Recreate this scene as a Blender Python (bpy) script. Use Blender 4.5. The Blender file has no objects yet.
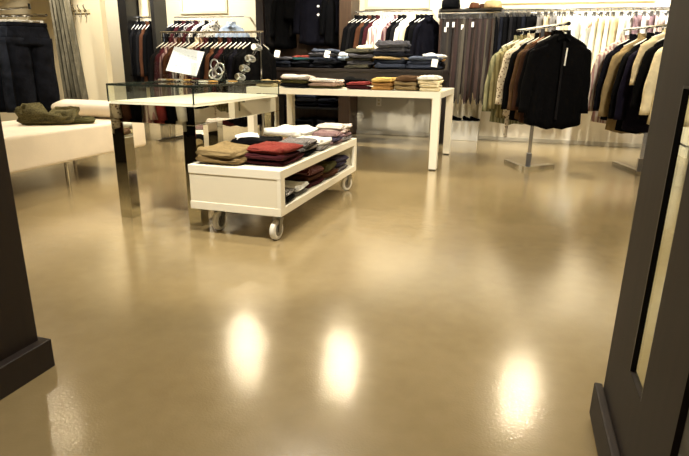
import bpy, bmesh, math, random
from mathutils import Vector, Matrix, noise
random.seed(11)
S = bpy.context.scene
COL = bpy.data.collections.new('shop'); S.collection.children.link(COL)
PI = math.pi
R = math.radians

# ------------------------------------------------------------------ materials
def lin(c):
    return tuple(((v/255)/12.92 if v/255 <= .04045 else ((v/255+.055)/1.055)**2.4) for v in c)

def new_mat(name):
    m = bpy.data.materials.new(name); m.use_nodes = True
    nt = m.node_tree
    return m, nt, nt.nodes['Principled BSDF']

def mat(name, rgb, rough=.6, metal=0., var=.12, scale=8., bump=0., bscale=200., spec=.5, emit=0.):
    """plain surface with a slight procedural mottling"""
    m, nt, b = new_mat(name)
    c = lin(rgb)
    tc = nt.nodes.new('ShaderNodeTexCoord')
    nz = nt.nodes.new('ShaderNodeTexNoise'); nz.inputs['Scale'].default_value = scale; nz.inputs['Detail'].default_value = 4
    nt.links.new(tc.outputs['Object'], nz.inputs['Vector'])
    rp = nt.nodes.new('ShaderNodeValToRGB')
    rp.color_ramp.elements[0].position = .3; rp.color_ramp.elements[1].position = .72
    rp.color_ramp.elements[0].color = (*[v*(1-var) for v in c], 1)
    rp.color_ramp.elements[1].color = (*[min(1, v*(1+var)) for v in c], 1)
    nt.links.new(nz.outputs['Fac'], rp.inputs['Fac'])
    nt.links.new(rp.outputs['Color'], b.inputs['Base Color'])
    b.inputs['Roughness'].default_value = rough
    b.inputs['Metallic'].default_value = metal
    b.inputs['Specular IOR Level'].default_value = spec
    if bump:
        n2 = nt.nodes.new('ShaderNodeTexNoise'); n2.inputs['Scale'].default_value = bscale
        nt.links.new(tc.outputs['Object'], n2.inputs['Vector'])
        bp = nt.nodes.new('ShaderNodeBump'); bp.inputs['Strength'].default_value = bump; bp.inputs['Distance'].default_value = .004
        nt.links.new(n2.outputs['Fac'], bp.inputs['Height']); nt.links.new(bp.outputs['Normal'], b.inputs['Normal'])
    if emit:
        b.inputs['Emission Color'].default_value = (*c, 1); b.inputs['Emission Strength'].default_value = emit
    return m

def cloth(name, rgb, rgb2=None, stripe=0., axis='X', var=.22, fleck=None):
    """woven cloth: mottled, optional stripes or flecks of a second colour, fine bump"""
    m, nt, b = new_mat(name)
    N = nt.nodes.new; L = nt.links.new
    tc = N('ShaderNodeTexCoord')
    nz = N('ShaderNodeTexNoise'); nz.inputs['Scale'].default_value = 9; nz.inputs['Detail'].default_value = 5
    L(tc.outputs['Object'], nz.inputs['Vector'])
    c = lin(rgb)
    rp = N('ShaderNodeValToRGB'); rp.color_ramp.elements[0].position = .32; rp.color_ramp.elements[1].position = .7
    rp.color_ramp.elements[0].color = (*[v*(1-var) for v in c], 1); rp.color_ramp.elements[1].color = (*[min(1, v*(1+var)) for v in c], 1)
    L(nz.outputs['Fac'], rp.inputs['Fac'])
    out = rp.outputs['Color']
    if rgb2 and stripe:
        wv = N('ShaderNodeTexWave'); wv.bands_direction = axis; wv.inputs['Scale'].default_value = stripe; wv.inputs['Distortion'].default_value = .6
        L(tc.outputs['Object'], wv.inputs['Vector'])
        r2 = N('ShaderNodeValToRGB'); r2.color_ramp.elements[0].position = .55; r2.color_ramp.elements[1].position = .7
        L(wv.outputs['Fac'], r2.inputs['Fac'])
        mx = N('ShaderNodeMix'); mx.data_type = 'RGBA'
        L(r2.outputs['Color'], mx.inputs['Factor']); L(out, mx.inputs['A']); mx.inputs['B'].default_value = (*lin(rgb2), 1)
        out = mx.outputs['Result']
    elif rgb2 and fleck:
        vo = N('ShaderNodeTexVoronoi'); vo.inputs['Scale'].default_value = fleck
        L(tc.outputs['Object'], vo.inputs['Vector'])
        r2 = N('ShaderNodeValToRGB'); r2.color_ramp.elements[0].position = .25; r2.color_ramp.elements[1].position = .38
        r2.color_ramp.elements[0].color = (1, 1, 1, 1); r2.color_ramp.elements[1].color = (0, 0, 0, 1)
        L(vo.outputs['Distance'], r2.inputs['Fac'])
        mx = N('ShaderNodeMix'); mx.data_type = 'RGBA'
        L(r2.outputs['Color'], mx.inputs['Factor']); L(out, mx.inputs['A']); mx.inputs['B'].default_value = (*lin(rgb2), 1)
        out = mx.outputs['Result']
    L(out, b.inputs['Base Color'])
    b.inputs['Roughness'].default_value = .9; b.inputs['Specular IOR Level'].default_value = .08
    n2 = N('ShaderNodeTexNoise'); n2.inputs['Scale'].default_value = 24; n2.inputs['Detail'].default_value = 6
    L(tc.outputs['Object'], n2.inputs['Vector'])
    bp = N('ShaderNodeBump'); bp.inputs['Strength'].default_value = .55; bp.inputs['Distance'].default_value = .014
    L(n2.outputs['Fac'], bp.inputs['Height']); L(bp.outputs['Normal'], b.inputs['Normal'])
    return m

def glass_mat(name, tint=(.93, .97, .94), refl=1.0, rough=0.02):
    m, nt, b = new_mat(name)
    nt.nodes.remove(b)
    N = nt.nodes.new; L = nt.links.new
    tr = N('ShaderNodeBsdfTransparent'); tr.inputs['Color'].default_value = (*tint, 1)
    gl = N('ShaderNodeBsdfGlossy'); gl.inputs['Roughness'].default_value = rough
    lw = N('ShaderNodeLayerWeight'); lw.inputs['Blend'].default_value = .5
    pw = N('ShaderNodeMath'); pw.operation = 'POWER'; pw.inputs[1].default_value = 5
    mu = N('ShaderNodeMath'); mu.operation = 'MULTIPLY_ADD'; mu.inputs[1].default_value = .8*refl; mu.inputs[2].default_value = .05*refl
    mx = N('ShaderNodeMixShader')
    L(lw.outputs['Facing'], pw.inputs[0]); L(pw.outputs[0], mu.inputs[0])
    L(mu.outputs[0], mx.inputs['Fac']); L(tr.outputs[0], mx.inputs[1]); L(gl.outputs[0], mx.inputs[2])
    L(mx.outputs[0], nt.nodes['Material Output'].inputs['Surface'])
    return m

def floor_mat():
    m, nt, b = new_mat('polished_concrete')
    N = nt.nodes.new; L = nt.links.new
    tc = N('ShaderNodeTexCoord')
    n1 = N('ShaderNodeTexNoise'); n1.inputs['Scale'].default_value = 1.1; n1.inputs['Detail'].default_value = 7; n1.inputs['Roughness'].default_value = .6
    n2 = N('ShaderNodeTexNoise'); n2.inputs['Scale'].default_value = 14; n2.inputs['Detail'].default_value = 6
    L(tc.outputs['Object'], n1.inputs['Vector']); L(tc.outputs['Object'], n2.inputs['Vector'])
    ad = N('ShaderNodeMath'); ad.operation = 'MULTIPLY_ADD'; ad.inputs[1].default_value = .35
    L(n2.outputs['Fac'], ad.inputs[0]); L(n1.outputs['Fac'], ad.inputs[2])
    rp = N('ShaderNodeValToRGB')
    rp.color_ramp.elements[0].position = .45; rp.color_ramp.elements[0].color = (*lin((FLOOR_RGB[0]*.93, FLOOR_RGB[1]*.92, FLOOR_RGB[2]*.9)), 1)
    rp.color_ramp.elements[1].position = .9; rp.color_ramp.elements[1].color = (*lin((FLOOR_RGB[0]*1.05, FLOOR_RGB[1]*1.05, FLOOR_RGB[2]*1.06)), 1)
    L(ad.outputs[0], rp.inputs['Fac']); L(rp.outputs['Color'], b.inputs['Base Color'])
    mr = N('ShaderNodeMapRange'); mr.inputs['To Min'].default_value = .16; mr.inputs['To Max'].default_value = .24
    mr.inputs['From Min'].default_value = .3; mr.inputs['From Max'].default_value = .7
    L(n1.outputs['Fac'], mr.inputs['Value']); L(mr.outputs[0], b.inputs['Roughness'])
    b.inputs['Specular IOR Level'].default_value = .95
    b.inputs['Coat Weight'].default_value = .6; b.inputs['Coat Roughness'].default_value = .065; b.inputs['Coat IOR'].default_value = 1.5
    n3 = N('ShaderNodeTexNoise'); n3.inputs['Scale'].default_value = 130; n3.inputs['Detail'].default_value = 2
    L(tc.outputs['Object'], n3.inputs['Vector'])
    bp = N('ShaderNodeBump'); bp.inputs['Strength'].default_value = .06; bp.inputs['Distance'].default_value = .01
    L(n3.outputs['Fac'], bp.inputs['Height']); L(bp.outputs['Normal'], b.inputs['Normal']); L(bp.outputs['Normal'], b.inputs['Coat Normal'])
    return m

def wood_mat(name, rgb, rough=.45):
    m, nt, b = new_mat(name)
    N = nt.nodes.new; L = nt.links.new
    tc = N('ShaderNodeTexCoord'); mp = N('ShaderNodeMapping'); mp.inputs['Scale'].default_value = (14, 14, 1.2)
    L(tc.outputs['Object'], mp.inputs['Vector'])
    nz = N('ShaderNodeTexNoise'); nz.inputs['Scale'].default_value = 2.5; nz.inputs['Detail'].default_value = 6
    L(mp.outputs[0], nz.inputs['Vector'])
    c = lin(rgb)
    rp = N('ShaderNodeValToRGB'); rp.color_ramp.elements[0].position = .3; rp.color_ramp.elements[1].position = .75
    rp.color_ramp.elements[0].color = (*[v*.75 for v in c], 1); rp.color_ramp.elements[1].color = (*[v*1.25 for v in c], 1)
    L(nz.outputs['Fac'], rp.inputs['Fac']); L(rp.outputs['Color'], b.inputs['Base Color'])
    b.inputs['Roughness'].default_value = rough
    return m

FLOOR_RGB = (145, 128, 92)
M = dict(
    floor=floor_mat(),
    cream=mat('cream_wall', (226, 214, 182), .7, var=.03, scale=2),
    white_wall=mat('white_wall', (236, 230, 214), .6, var=.02, scale=2),
    grey_wall=mat('pale_grey_wall', (196, 192, 178), .5, var=.05, scale=3),
    ceiling=mat('ceiling_paint', (225, 215, 190), .8, var=.02),
    trim=mat('trim_paint', (205, 193, 158), .5, var=.04),
    espresso=wood_mat('espresso_wood', (24, 15, 11), .45),
    jamb=wood_mat('dark_jamb_wood', (30, 19, 14), .5),
    door=wood_mat('umber_door_wood', (34, 23, 14), .65),
    brown=wood_mat('brown_panel_wood', (66, 47, 30), .5),
    black=mat('black_lacquer', (14, 13, 12), .4, var=.2),
    white=mat('white_lacquer', (240, 234, 214), .28, var=.015, scale=3),
    white_in=mat('white_inset_board', (232, 224, 200), .4, var=.015, scale=3),
    chrome=mat('chrome', (232, 234, 238), .1, metal=1, var=.04),
    steel=mat('brushed_steel', (150, 150, 150), .3, metal=1, var=.08),
    mirror=mat('mirror_glass', (206, 204, 192), .015, metal=1, var=.01),
    edge=mat('dark_glass_edge', (30, 38, 32), .2, var=.1),
    glass=glass_mat('clear_glass'),
    acrylic=glass_mat('clear_acrylic', (.95, .96, .96), 1.3),
    door_glass=glass_mat('door_glass', (.86, .89, .78), .5, .03),
    rubber=mat('white_nylon_wheel', (226, 222, 208), .4, var=.05),
    leather=mat('cream_leather', (236, 222, 198), .5, var=.05, scale=5, bump=.15, bscale=90),
    paper=mat('white_paper', (196, 198, 196), .7, var=.03),
    ink=mat('grey_print', (170, 172, 172), .7, var=.05),
    tag=mat('white_tag_card', (245, 243, 235), .6, var=.02),
    plastic=mat('white_plastic', (235, 232, 220), .4, var=.02),
    hwood=wood_mat('hanger_beech', (176, 120, 70), .4),
    lamp=mat('lamp_lens', (255, 236, 196), .5, var=.01, emit=760.),
    lamp_dim=mat('dim_lamp_lens', (255, 236, 196), .5, var=.01, emit=130.),
    lens_off=mat('louvred_lens', (200, 185, 150), .5, var=.02, emit=.6),
)
# ------------------------------------------------------------------ objects
def setprops(o, label=None, cat=None, group=None, kind=None):
    if label: o['label'] = label
    if cat: o['category'] = cat
    if group: o['group'] = group
    if kind: o['kind'] = kind
    return o

def thing(name, label, cat, loc=(0, 0, 0), rotz=0., group=None, rot=None):
    o = bpy.data.objects.new(name, None); COL.objects.link(o)
    o.empty_display_size = .1
    o.location = loc; o.rotation_euler = rot if rot else (0, 0, rotz)
    return setprops(o, label, cat, group)

def obj(name, me, m, parent=None, loc=(0, 0, 0), rot=(0, 0, 0), scale=(1, 1, 1)):
    if isinstance(me, bmesh.types.BMesh):
        bm = me; me = bpy.data.meshes.new(name); bm.to_mesh(me); bm.free()
    if len(me.materials) == 0: me.materials.append(m)
    o = bpy.data.objects.new(name, me); COL.objects.link(o)
    if o.material_slots[0].material is not m:
        o.material_slots[0].link = 'OBJECT'; o.material_slots[0].material = m
    o.location = loc; o.rotation_euler = rot; o.scale = scale
    if parent: o.parent = parent
    return o

def struct(name, bm, m):
    o = obj(name, bm, m); o['kind'] = 'structure'; return o

def smooth(me):
    for p in me.polygons: p.use_smooth = True
    return me

def mesh(name, bm, sm=False):
    me = bpy.data.meshes.new(name); bm.to_mesh(me); bm.free()
    if sm: smooth(me)
    return me

def box(bm, x0, y0, z0, x1, y1, z1, bev=0.):
    vs = [bm.verts.new(v) for v in ((x0, y0, z0), (x1, y0, z0), (x1, y1, z0), (x0, y1, z0), (x0, y0, z1), (x1, y0, z1), (x1, y1, z1), (x0, y1, z1))]
    fs = [bm.faces.new([vs[i] for i in f]) for f in ((0, 3, 2, 1), (4, 5, 6, 7), (0, 1, 5, 4), (1, 2, 6, 5), (2, 3, 7, 6), (3, 0, 4, 7))]
    if bev:
        es = {e for f in fs for e in f.edges}
        bmesh.ops.bevel(bm, geom=list(es), offset=bev, segments=2, affect='EDGES', profile=.6)
    return bm

def bx(x0, y0, z0, x1, y1, z1, bev=.004):
    return box(bmesh.new(), x0, y0, z0, x1, y1, z1, bev)

def pane4(a, b, c, d):
    bm = bmesh.new(); bm.faces.new([bm.verts.new(p) for p in (a, b, c, d)]); return bm

def tube(bm, pts, r, seg=8, cap=True):
    """round tube along points; r number or list"""
    pts = [Vector(p) for p in pts]
    rings = []
    for i, p in enumerate(pts):
        t = (pts[min(i+1, len(pts)-1)] - pts[max(i-1, 0)]).normalized()
        u = t.cross(Vector((0, 0, 1)))
        if u.length < 1e-3: u = t.cross(Vector((0, 1, 0)))
        u.normalize(); v = t.cross(u)
        rr = r[i] if isinstance(r, (list, tuple)) else r
        rings.append([bm.verts.new(p + (u*math.cos(a) + v*math.sin(a))*rr) for a in [2*PI*k/seg for k in range(seg)]])
    for a, b in zip(rings, rings[1:]):
        for k in range(seg): bm.faces.new((a[k], a[(k+1) % seg], b[(k+1) % seg], b[k]))
    if cap: bm.faces.new(rings[0][::-1]); bm.faces.new(rings[-1])
    return bm

def loft(bm, rings, cap=True):
    rs = [[bm.verts.new(p) for p in r] for r in rings]
    n = len(rs[0])
    for a, b in zip(rs, rs[1:]):
        for k in range(n): bm.faces.new((a[k], a[(k+1) % n], b[(k+1) % n], b[k]))
    if cap: bm.faces.new(rs[0][::-1]); bm.faces.new(rs[-1])
    bmesh.ops.recalc_face_normals(bm, faces=bm.faces[:])
    return bm

def lathe(bm, prof, seg=20, axis='Z', c=(0, 0, 0), cap=True):
    rings = []
    for r, h in prof:
        ring = []
        for k in range(seg):
            a = 2*PI*k/seg
            if axis == 'Z': p = (c[0]+r*math.cos(a), c[1]+r*math.sin(a), c[2]+h)
            elif axis == 'X': p = (c[0]+h, c[1]+r*math.cos(a), c[2]+r*math.sin(a))
            else: p = (c[0]+r*math.cos(a), c[1]+h, c[2]+r*math.sin(a))
            ring.append(p)
        rings.append(ring)
    return loft(bm, rings, cap)

def torus(bm, Rr, r, seg=20, ring=6, m=None):
    vs = []
    for i in range(seg):
        a = 2*PI*i/seg
        vs.append([bm.verts.new((m or Matrix()) @ Vector(((Rr+r*math.cos(2*PI*j/ring))*math.cos(a), (Rr+r*math.cos(2*PI*j/ring))*math.sin(a), r*math.sin(2*PI*j/ring)))) for j in range(ring)])
    for i in range(seg):
        for j in range(ring):
            bm.faces.new((vs[i][j], vs[(i+1) % seg][j], vs[(i+1) % seg][(j+1) % ring], vs[i][(j+1) % ring]))
    return bm

ORD = ['first', 'second', 'third', 'fourth', 'fifth', 'sixth', 'seventh', 'eighth', 'ninth', 'tenth', 'eleventh', 'twelfth', 'thirteenth',
       'fourteenth', 'fifteenth', 'sixteenth', 'seventeenth', 'eighteenth', 'nineteenth', 'twentieth', 'twenty-first', 'twenty-second',
       'twenty-third', 'twenty-fourth', 'twenty-fifth', 'twenty-sixth', 'twenty-seventh', 'twenty-eighth', 'twenty-ninth', 'thirtieth']

# ------------------------------------------------------------------ cloth colours
PAL = {}
def C(key):
    if key in PAL: return PAL[key]
    spec = {
        'black': ((4, 4, 5),), 'charcoal': ((22, 21, 22),), 'grey': ((120, 116, 110),), 'navy': ((11, 11, 19),), 'purple navy': ((20, 17, 32),),
        'white': ((238, 234, 222),), 'cream': ((232, 218, 178),), 'beige': ((206, 190, 152),), 'khaki': ((150, 130, 92),), 'tan': ((128, 110, 76),),
        'olive': ((74, 70, 40),), 'brown': ((74, 46, 30),), 'rust brown': ((56, 36, 25),), 'maroon': ((62, 26, 30),), 'red': ((112, 40, 36), (150, 92, 74), None, None, 46),
        'yellow': ((200, 168, 98),), 'orange': ((172, 130, 74),), 'pale blue': ((170, 186, 206),), 'teal': ((30, 66, 68),), 'mauve': ((140, 114, 116),),
        'pink': ((176, 148, 128),), 'pale green': ((166, 166, 118),), 'dusty red': ((128, 52, 50),),
        'denim blue': ((40, 45, 58),), 'dark denim': ((20, 22, 29),), 'grey denim': ((74, 74, 80),), 'worn denim': ((40, 44, 54),), 'olive denim': ((62, 60, 50),), 'faded denim': ((70, 77, 92),),
        'green striped': ((150, 148, 116), (104, 106, 78), 9, 'X'), 'olive striped': ((136, 128, 92), (92, 84, 54), 9, 'X'),
        'pink striped': ((212, 200, 188), (160, 124, 122), 10, 'X'), 'mauve striped': ((148, 124, 120), (84, 54, 60), 7, 'X'),
        'grey striped': ((60, 56, 58), (150, 144, 138), 9, 'X'), 'brown striped': ((92, 66, 52), (160, 130, 104), 8, 'X'),
        'maroon striped': ((76, 34, 36), (150, 110, 104), 6, 'Y'), 'purple striped': ((72, 66, 82), (34, 31, 44), 9, 'Z'),
        'black striped': ((30, 28, 30), (206, 200, 190), 5, 'Y'), 'white striped': ((232, 226, 212), (150, 130, 120), 8, 'X'),
        'tan striped': ((122, 106, 74), (110, 84, 48), 8, 'Z'), 'curtain': ((104, 99, 84), (88, 84, 70), 7, 'X'),
        'patterned white': ((214, 202, 176), (112, 92, 76), None, None, 42), 'spotted white': ((236, 230, 216), (30, 28, 30), None, None, 24),
        'camel': ((84, 63, 43),), 'camouflage olive': ((104, 96, 64), (44, 42, 28), None, None, 26),
    }[key]
    if len(spec) == 1: m = cloth(key.replace(' ', '_')+'_cloth', spec[0], var=.55 if 'denim' in key else .22)
    elif len(spec) == 4: m = cloth(key.replace(' ', '_')+'_cloth', spec[0], spec[1], spec[2], spec[3])
    else: m = cloth(key.replace(' ', '_')+'_cloth', spec[0], spec[1], fleck=spec[4])
    PAL[key] = m
    return m

# ------------------------------------------------------------------ garment meshes
def ring_pts(w, t, z, e=.75, n=32, amp=0., k=5, ph=0., cx=0., cy=0.):
    out = []
    for i in range(n):
        a = 2*PI*i/n
        c, s = math.cos(a), math.sin(a)
        x = w*math.copysign(abs(c)**e, c); y = t*math.copysign(abs(s)**e, s)
        y += amp*math.sin(k*x/max(w, .01)*2+ph)*abs(s) + amp*.7*math.sin(2.3*k*x/max(w, .01)+ph*2)*abs(s)
        out.append((cx+x, cy+y, z))
    return out

def interp(tab, z):
    for (z0, v0), (z1, v1) in zip(tab, tab[1:]):
        if z0 >= z >= z1:
            f = (z0-z)/(z0-z1)
            return [a+(b-a)*f for a, b in zip(v0, v1)]
    return tab[-1][1]

def shirt_body(L=.76, t=.05, amp=.012, ph=0., wide=1., tail=.03):
    z0 = -.075
    tab = [(z0, (.062, .045)), (z0-.025, (.085, .05)), (z0-.05, (.15, t*.8)), (z0-.085, (.205, t*.7)), (z0-.13, (.222, t*.85)), (z0-.26, (.224, t)), (z0-.45, (.222, t)), (z0-L, (.245, t*1.05))]
    rings = []
    n = 18
    for i in range(n+1):
        f = i/n; f = f**1.4 if f < 1 else 1
        z = z0-L*f
        w, tt = interp(tab, z)
        a = amp*min(1, max(0, (f-.1)*1.6))
        hem = .012*math.sin(3*ph+i) if i == n else 0
        rp_ = ring_pts(w*wide, tt, z+hem, .72, 36, a, 4+(ph % 2), ph)
        rings.append([(x, y, zz+tail*f**3*(abs(x)/(w*wide))**2.5+.006*math.sin(9*x/w+ph)*f**4) for x, y, zz in rp_])
    return loft(bmesh.new(), rings)

def sleeve(side, L=.58, t=.045, ph=0., r0=.062):
    rings = []
    n = 12
    for i in range(n+1):
        f = i/n
        cx = side*(.205+.085*f**.8+.01*math.sin(4*f+ph)); z = -.165-.02*(1-f)-L*f
        r = r0-.017*f+.004*math.sin(14*f+ph)
        pts = []
        for k in range(14):
            a = 2*PI*k/14
            pts.append((cx+r*math.cos(a), t*(1-.25*f)*math.sin(a)+.012*math.sin(3*f+ph), z+(.03*side*-1*math.cos(a) if i == 0 else 0)))
        rings.append(pts)
    return loft(bmesh.new(), rings)

def collar_bm(h=.035):
    bm = bmesh.new()
    for side in (-1, 1):
        prof = [(side*.068, -.005, -.075+h), (side*.075, .0, -.09), (side*.052, -.055, -.135), (side*.004, -.058, -.108), (side*.018, -.05, -.075+h*.4)]
        a = [bm.verts.new(p) for p in prof]
        b = [bm.verts.new((p[0]*1.04, p[1]-.008, p[2])) for p in prof]
        bm.faces.new(a); bm.faces.new(b[::-1])
        for i in range(5): bm.faces.new((a[i], a[(i+1) % 5], b[(i+1) % 5], b[i]))
    pts = [[(.066*math.cos(a), .048*math.sin(a), z) for a in [PI*k/10 for k in range(11)]] for z in (-.085, -.075+h)]
    va = [bm.verts.new(p) for p in pts[0]]; vb = [bm.verts.new((p[0]*1.06, p[1]*1.06, p[2])) for p in pts[1]]
    for i in range(10): bm.faces.new((va[i], va[i+1], vb[i+1], vb[i]))
    bmesh.ops.recalc_face_normals(bm, faces=bm.faces[:])
    return bm

def hanger_bm(w=.19):
    bm = bmesh.new()
    hook = [(.0, 0, -.055)] + [(.0+.018*math.cos(a)-.0, 0, -.018+.018*math.sin(a)) for a in [-PI/2+PI*1.35*k/8 for k in range(9)]]
    tube(bm, hook, .0028, 6)
    tube(bm, [(-w, 0, -.145), (-w*.5, 0, -.105), (-.03, 0, -.072), (0, 0, -.06), (.03, 0, -.072), (w*.5, 0, -.105), (w, 0, -.145)], [.006, .009, .009, .008, .009, .009, .006], 6)
    return bm

def trouser_panel(L=1.0, w=.19, t=.022, ph=0.):
    """trousers hung folded lengthways"""
    rings = []
    for i in range(13):
        f = i/12
        rings.append(ring_pts(w*(.82+.18*f)-.02*math.sin(2*f), t*(.8+.5*math.sin(PI*f)*.5+.25*f), -.07-L*f, .6, 24, .006*min(1, f*3), 4, ph+f))
    return loft(bmesh.new(), rings)

def clip_hanger():
    bm = bmesh.new()
    hook = [(.0, 0, -.045)] + [(.018*math.cos(a), 0, -.018+.018*math.sin(a)) for a in [-PI/2+PI*1.35*k/8 for k in range(9)]]
    tube(bm, hook, .003, 6)
    tube(bm, [(-.16, 0, -.047), (.16, 0, -.047)], .005, 6)
    for x in (-.14, .14): box(bm, x-.015, -.014, -.09, x+.015, .014, -.04)
    return bm

def jeans_body(L=1.0, ph=0.):
    bm = bmesh.new()
    hip = []
    for i in range(7):
        f = i/6
        hip.append(ring_pts(.185+.032*f, .055+.03*f, -.1-.2*f, .8, 28, .004*f, 3, ph))
    loft(bm, hip)
    for s in (-1, 1):
        rings = []
        for i in range(14):
            f = i/13
            rings.append(ring_pts(.116-.012*f+.004*math.sin(9*f+ph), .084-.018*f, -.22-(L-.22)*f, .85, 20, .010*f, 3, ph+3*f, cx=s*(.101+.012*f), cy=.006*math.sin(5*f+ph)))
        loft(bm, rings)
    return bm

def folded_bm(seed, layers=2, mess=1.):
    """folded garment in a unit box: rounded fold in front, layered edges, soft top"""
    bm = bmesh.new()
    nu, nv = 44, 12
    rnd = random.Random(seed)
    off = Vector((rnd.uniform(0, 50), rnd.uniform(0, 50), 0))
    rings = []
    for j in range(nv+1):
        b = -PI/2+PI*j/nv
        sb, cb = math.sin(b), math.cos(b)
        z = .5+.5*math.copysign(abs(sb)**.75, sb)
        rr = max(.0, abs(cb))**.28 if 0 < j < nv else .0
        gro = 1-.03*(.5+.5*math.cos(layers*2*PI*z+PI))*(1 if 0 < j < nv else 0)
        ring = []
        for i in range(nu):
            a = 2*PI*i/nu
            c, s = math.cos(a), math.sin(a)
            x = .5*math.copysign(abs(c)**.22, c)*(rr*gro); y = .5*math.copysign(abs(s)**.22, s)*(rr*gro)
            if j in (0, nv): x *= 1; y *= 1
            n = noise.noise(Vector((x*2.6, y*2.6, z*1.5))+off)
            n2 = noise.noise(Vector((x*7, y*7, z*4))+off*1.7)
            zz = z*(1+mess*(.42*n+.26*n2)) if z > .3 else z
            if z <= .05: zz = 0
            k = 1+mess*.12*n2*(.3+z)
            ring.append((x*k+.03*n*z, y*k+.02*n*z, zz))
        rings.append(ring)
    # top and bottom caps: shrink rings inwards
    def shrink(ring, f, dz):
        out = []
        for p in ring:
            x, y = p[0]*f, p[1]*f
            n = noise.noise(Vector((x*3, y*3, 5))+off)
            out.append((x, y, (p[2]+.1*n*dz) if dz else 0))
        return out
    inner = rings[1:-1]
    top = inner[-1]; bot = inner[0]
    seq = [shrink(bot, .5, 0), [(p[0]*.9, p[1]*.9, 0) for p in bot]] + inner + [shrink(top, .85, 1.), shrink(top, .6, 1.5), shrink(top, .3, 1.5)]
    return loft(bm, seq)

FOLD = [smooth(mesh('folded_cloth', folded_bm(s, 2+(s % 2)))) for s in range(7)]
CRUMP = smooth(mesh('crumpled_cloth', folded_bm(31, 3, 2.3)))
SHIRT = [smooth(mesh('shirt_body', shirt_body(.74+.03*i, .042, .010, i*1.3))) for i in range(3)]
JACK = [smooth(mesh('jacket_body', shirt_body(.82, .055, .014, 1.7, 1.16, .05)))]
JSLV = {s: smooth(mesh('jacket_sleeve', sleeve(s, .60, .05, .4*s, .082))) for s in (-1, 1)}
LONGC = [smooth(mesh('coat_body', shirt_body(.80, .05, .012, 2.1+i))) for i in range(2)]
SLV = {s: smooth(mesh('sleeve', sleeve(s, .56, .04, .4*s))) for s in (-1, 1)}
COLLAR = mesh('collar', collar_bm())
HANG = mesh('hanger', hanger_bm()); smooth(HANG)
TROU = [smooth(mesh('trousers', trouser_panel(1.0, .19, .02, i*1.1))) for i in range(3)]
CLIP = mesh('clip_hanger', clip_hanger())
JEAN = [smooth(mesh('jeans_body', jeans_body(1.0, i*1.4))) for i in range(2)]
def _waist():
    return loft(bmesh.new(), [ring_pts(.186, .056, -.105, .8, 24), ring_pts(.192, .061, -.1, .8, 24), ring_pts(.188, .06, -.065, .8, 24), ring_pts(.17, .05, -.065, .8, 24)])
WAIST = mesh('waistband', _waist())

def folded(name, label, cat, x, y, z, w, d, h, key, rot=0., group=None, seed=None, me=None):
    s = random.randrange(len(FOLD)) if seed is None else seed
    o = obj(name, me or FOLD[s], C(key), None, (x, y, z), (0, 0, rot), (w, d, h))
    o.rotation_euler = (random.uniform(-.035, .035), random.uniform(-.035, .035), rot)
    return setprops(o, label, cat, group)

def pile(where, x, y, z, w, d, items, rot=0., group=None, jit=.012, word='pile'):
    """stack of folded garments, listed bottom to top: (name, key, height, extra words)"""
    n = len(items); zz = z+.002
    for i, it in enumerate(items):
        name, key, h = it[:3]
        pos = 'lone' if n == 1 else ('topmost' if i == n-1 else ('bottom' if i == 0 else (ORD[i]+' up')))
        extra = (' '+it[3]) if len(it) > 3 else ''
        noun = name.replace('folded_', 'folded ').replace('_', ' ')
        lab = f'{key} {noun}, {pos} in {word} {where}' if n > 1 else f'{key} {noun} {where}'
        folded(name, lab, noun.replace('folded ', ''), x+random.uniform(-jit, jit), y+random.uniform(-jit, jit), zz, w*random.uniform(.94, 1.03), d*random.uniform(.95, 1.02), h,
               key, rot+random.uniform(-.13, .13), group)
        zz += h*.93

def shirt_on_hanger(name, label, cat, key, loc, rotz, group=None, sc=(1, 1, 1), variant=0, collar=True, hm=None, sleeves=True, tilt=0., body=None, ckey=None):
    t = thing(name, label, cat, loc, rotz, group); t.scale = sc; t.rotation_euler = (0, tilt, rotz)
    b = obj('body', (body or SHIRT)[variant % len(body or SHIRT)], C(key), t)
    if sleeves:
        for s in (-1, 1): obj('sleeve', (JSLV if body is JACK else SLV)[s], C(key), t)
    if collar: obj('collar', COLLAR, C(ckey or key), t)
    obj('hanger', HANG, hm or M['plastic'], t)
    return t

# ================================================================== SETTING
YB = 8.03
struct('floor', bx(-8, -3, -.1, 5, 8.3, 0, 0), M['floor'])
struct('ceiling', bx(-8, 1.0, 2.8, 5, 8.3, 2.9, 0), M['ceiling'])
struct('wall_back', bx(-8, YB, 0, 5, YB+.15, 2.8, 0), M['cream'])
struct('wall_left', bx(-8, 1.0, 0, -7.85, YB, 2.8, 0), M['cream'])
struct('wall_right', bx(4.4, -3, 0, 4.55, YB, 2.8, 0), M['cream'])
struct('wall_front', bx(-7.85, 1.0, 0, -1.56, 1.15, 2.8, 0), M['espresso'])
struct('wall_partition', bx(-7.85, 6.3, 0, -5.34, 6.4, 2.6, .003), M['cream'])
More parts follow.
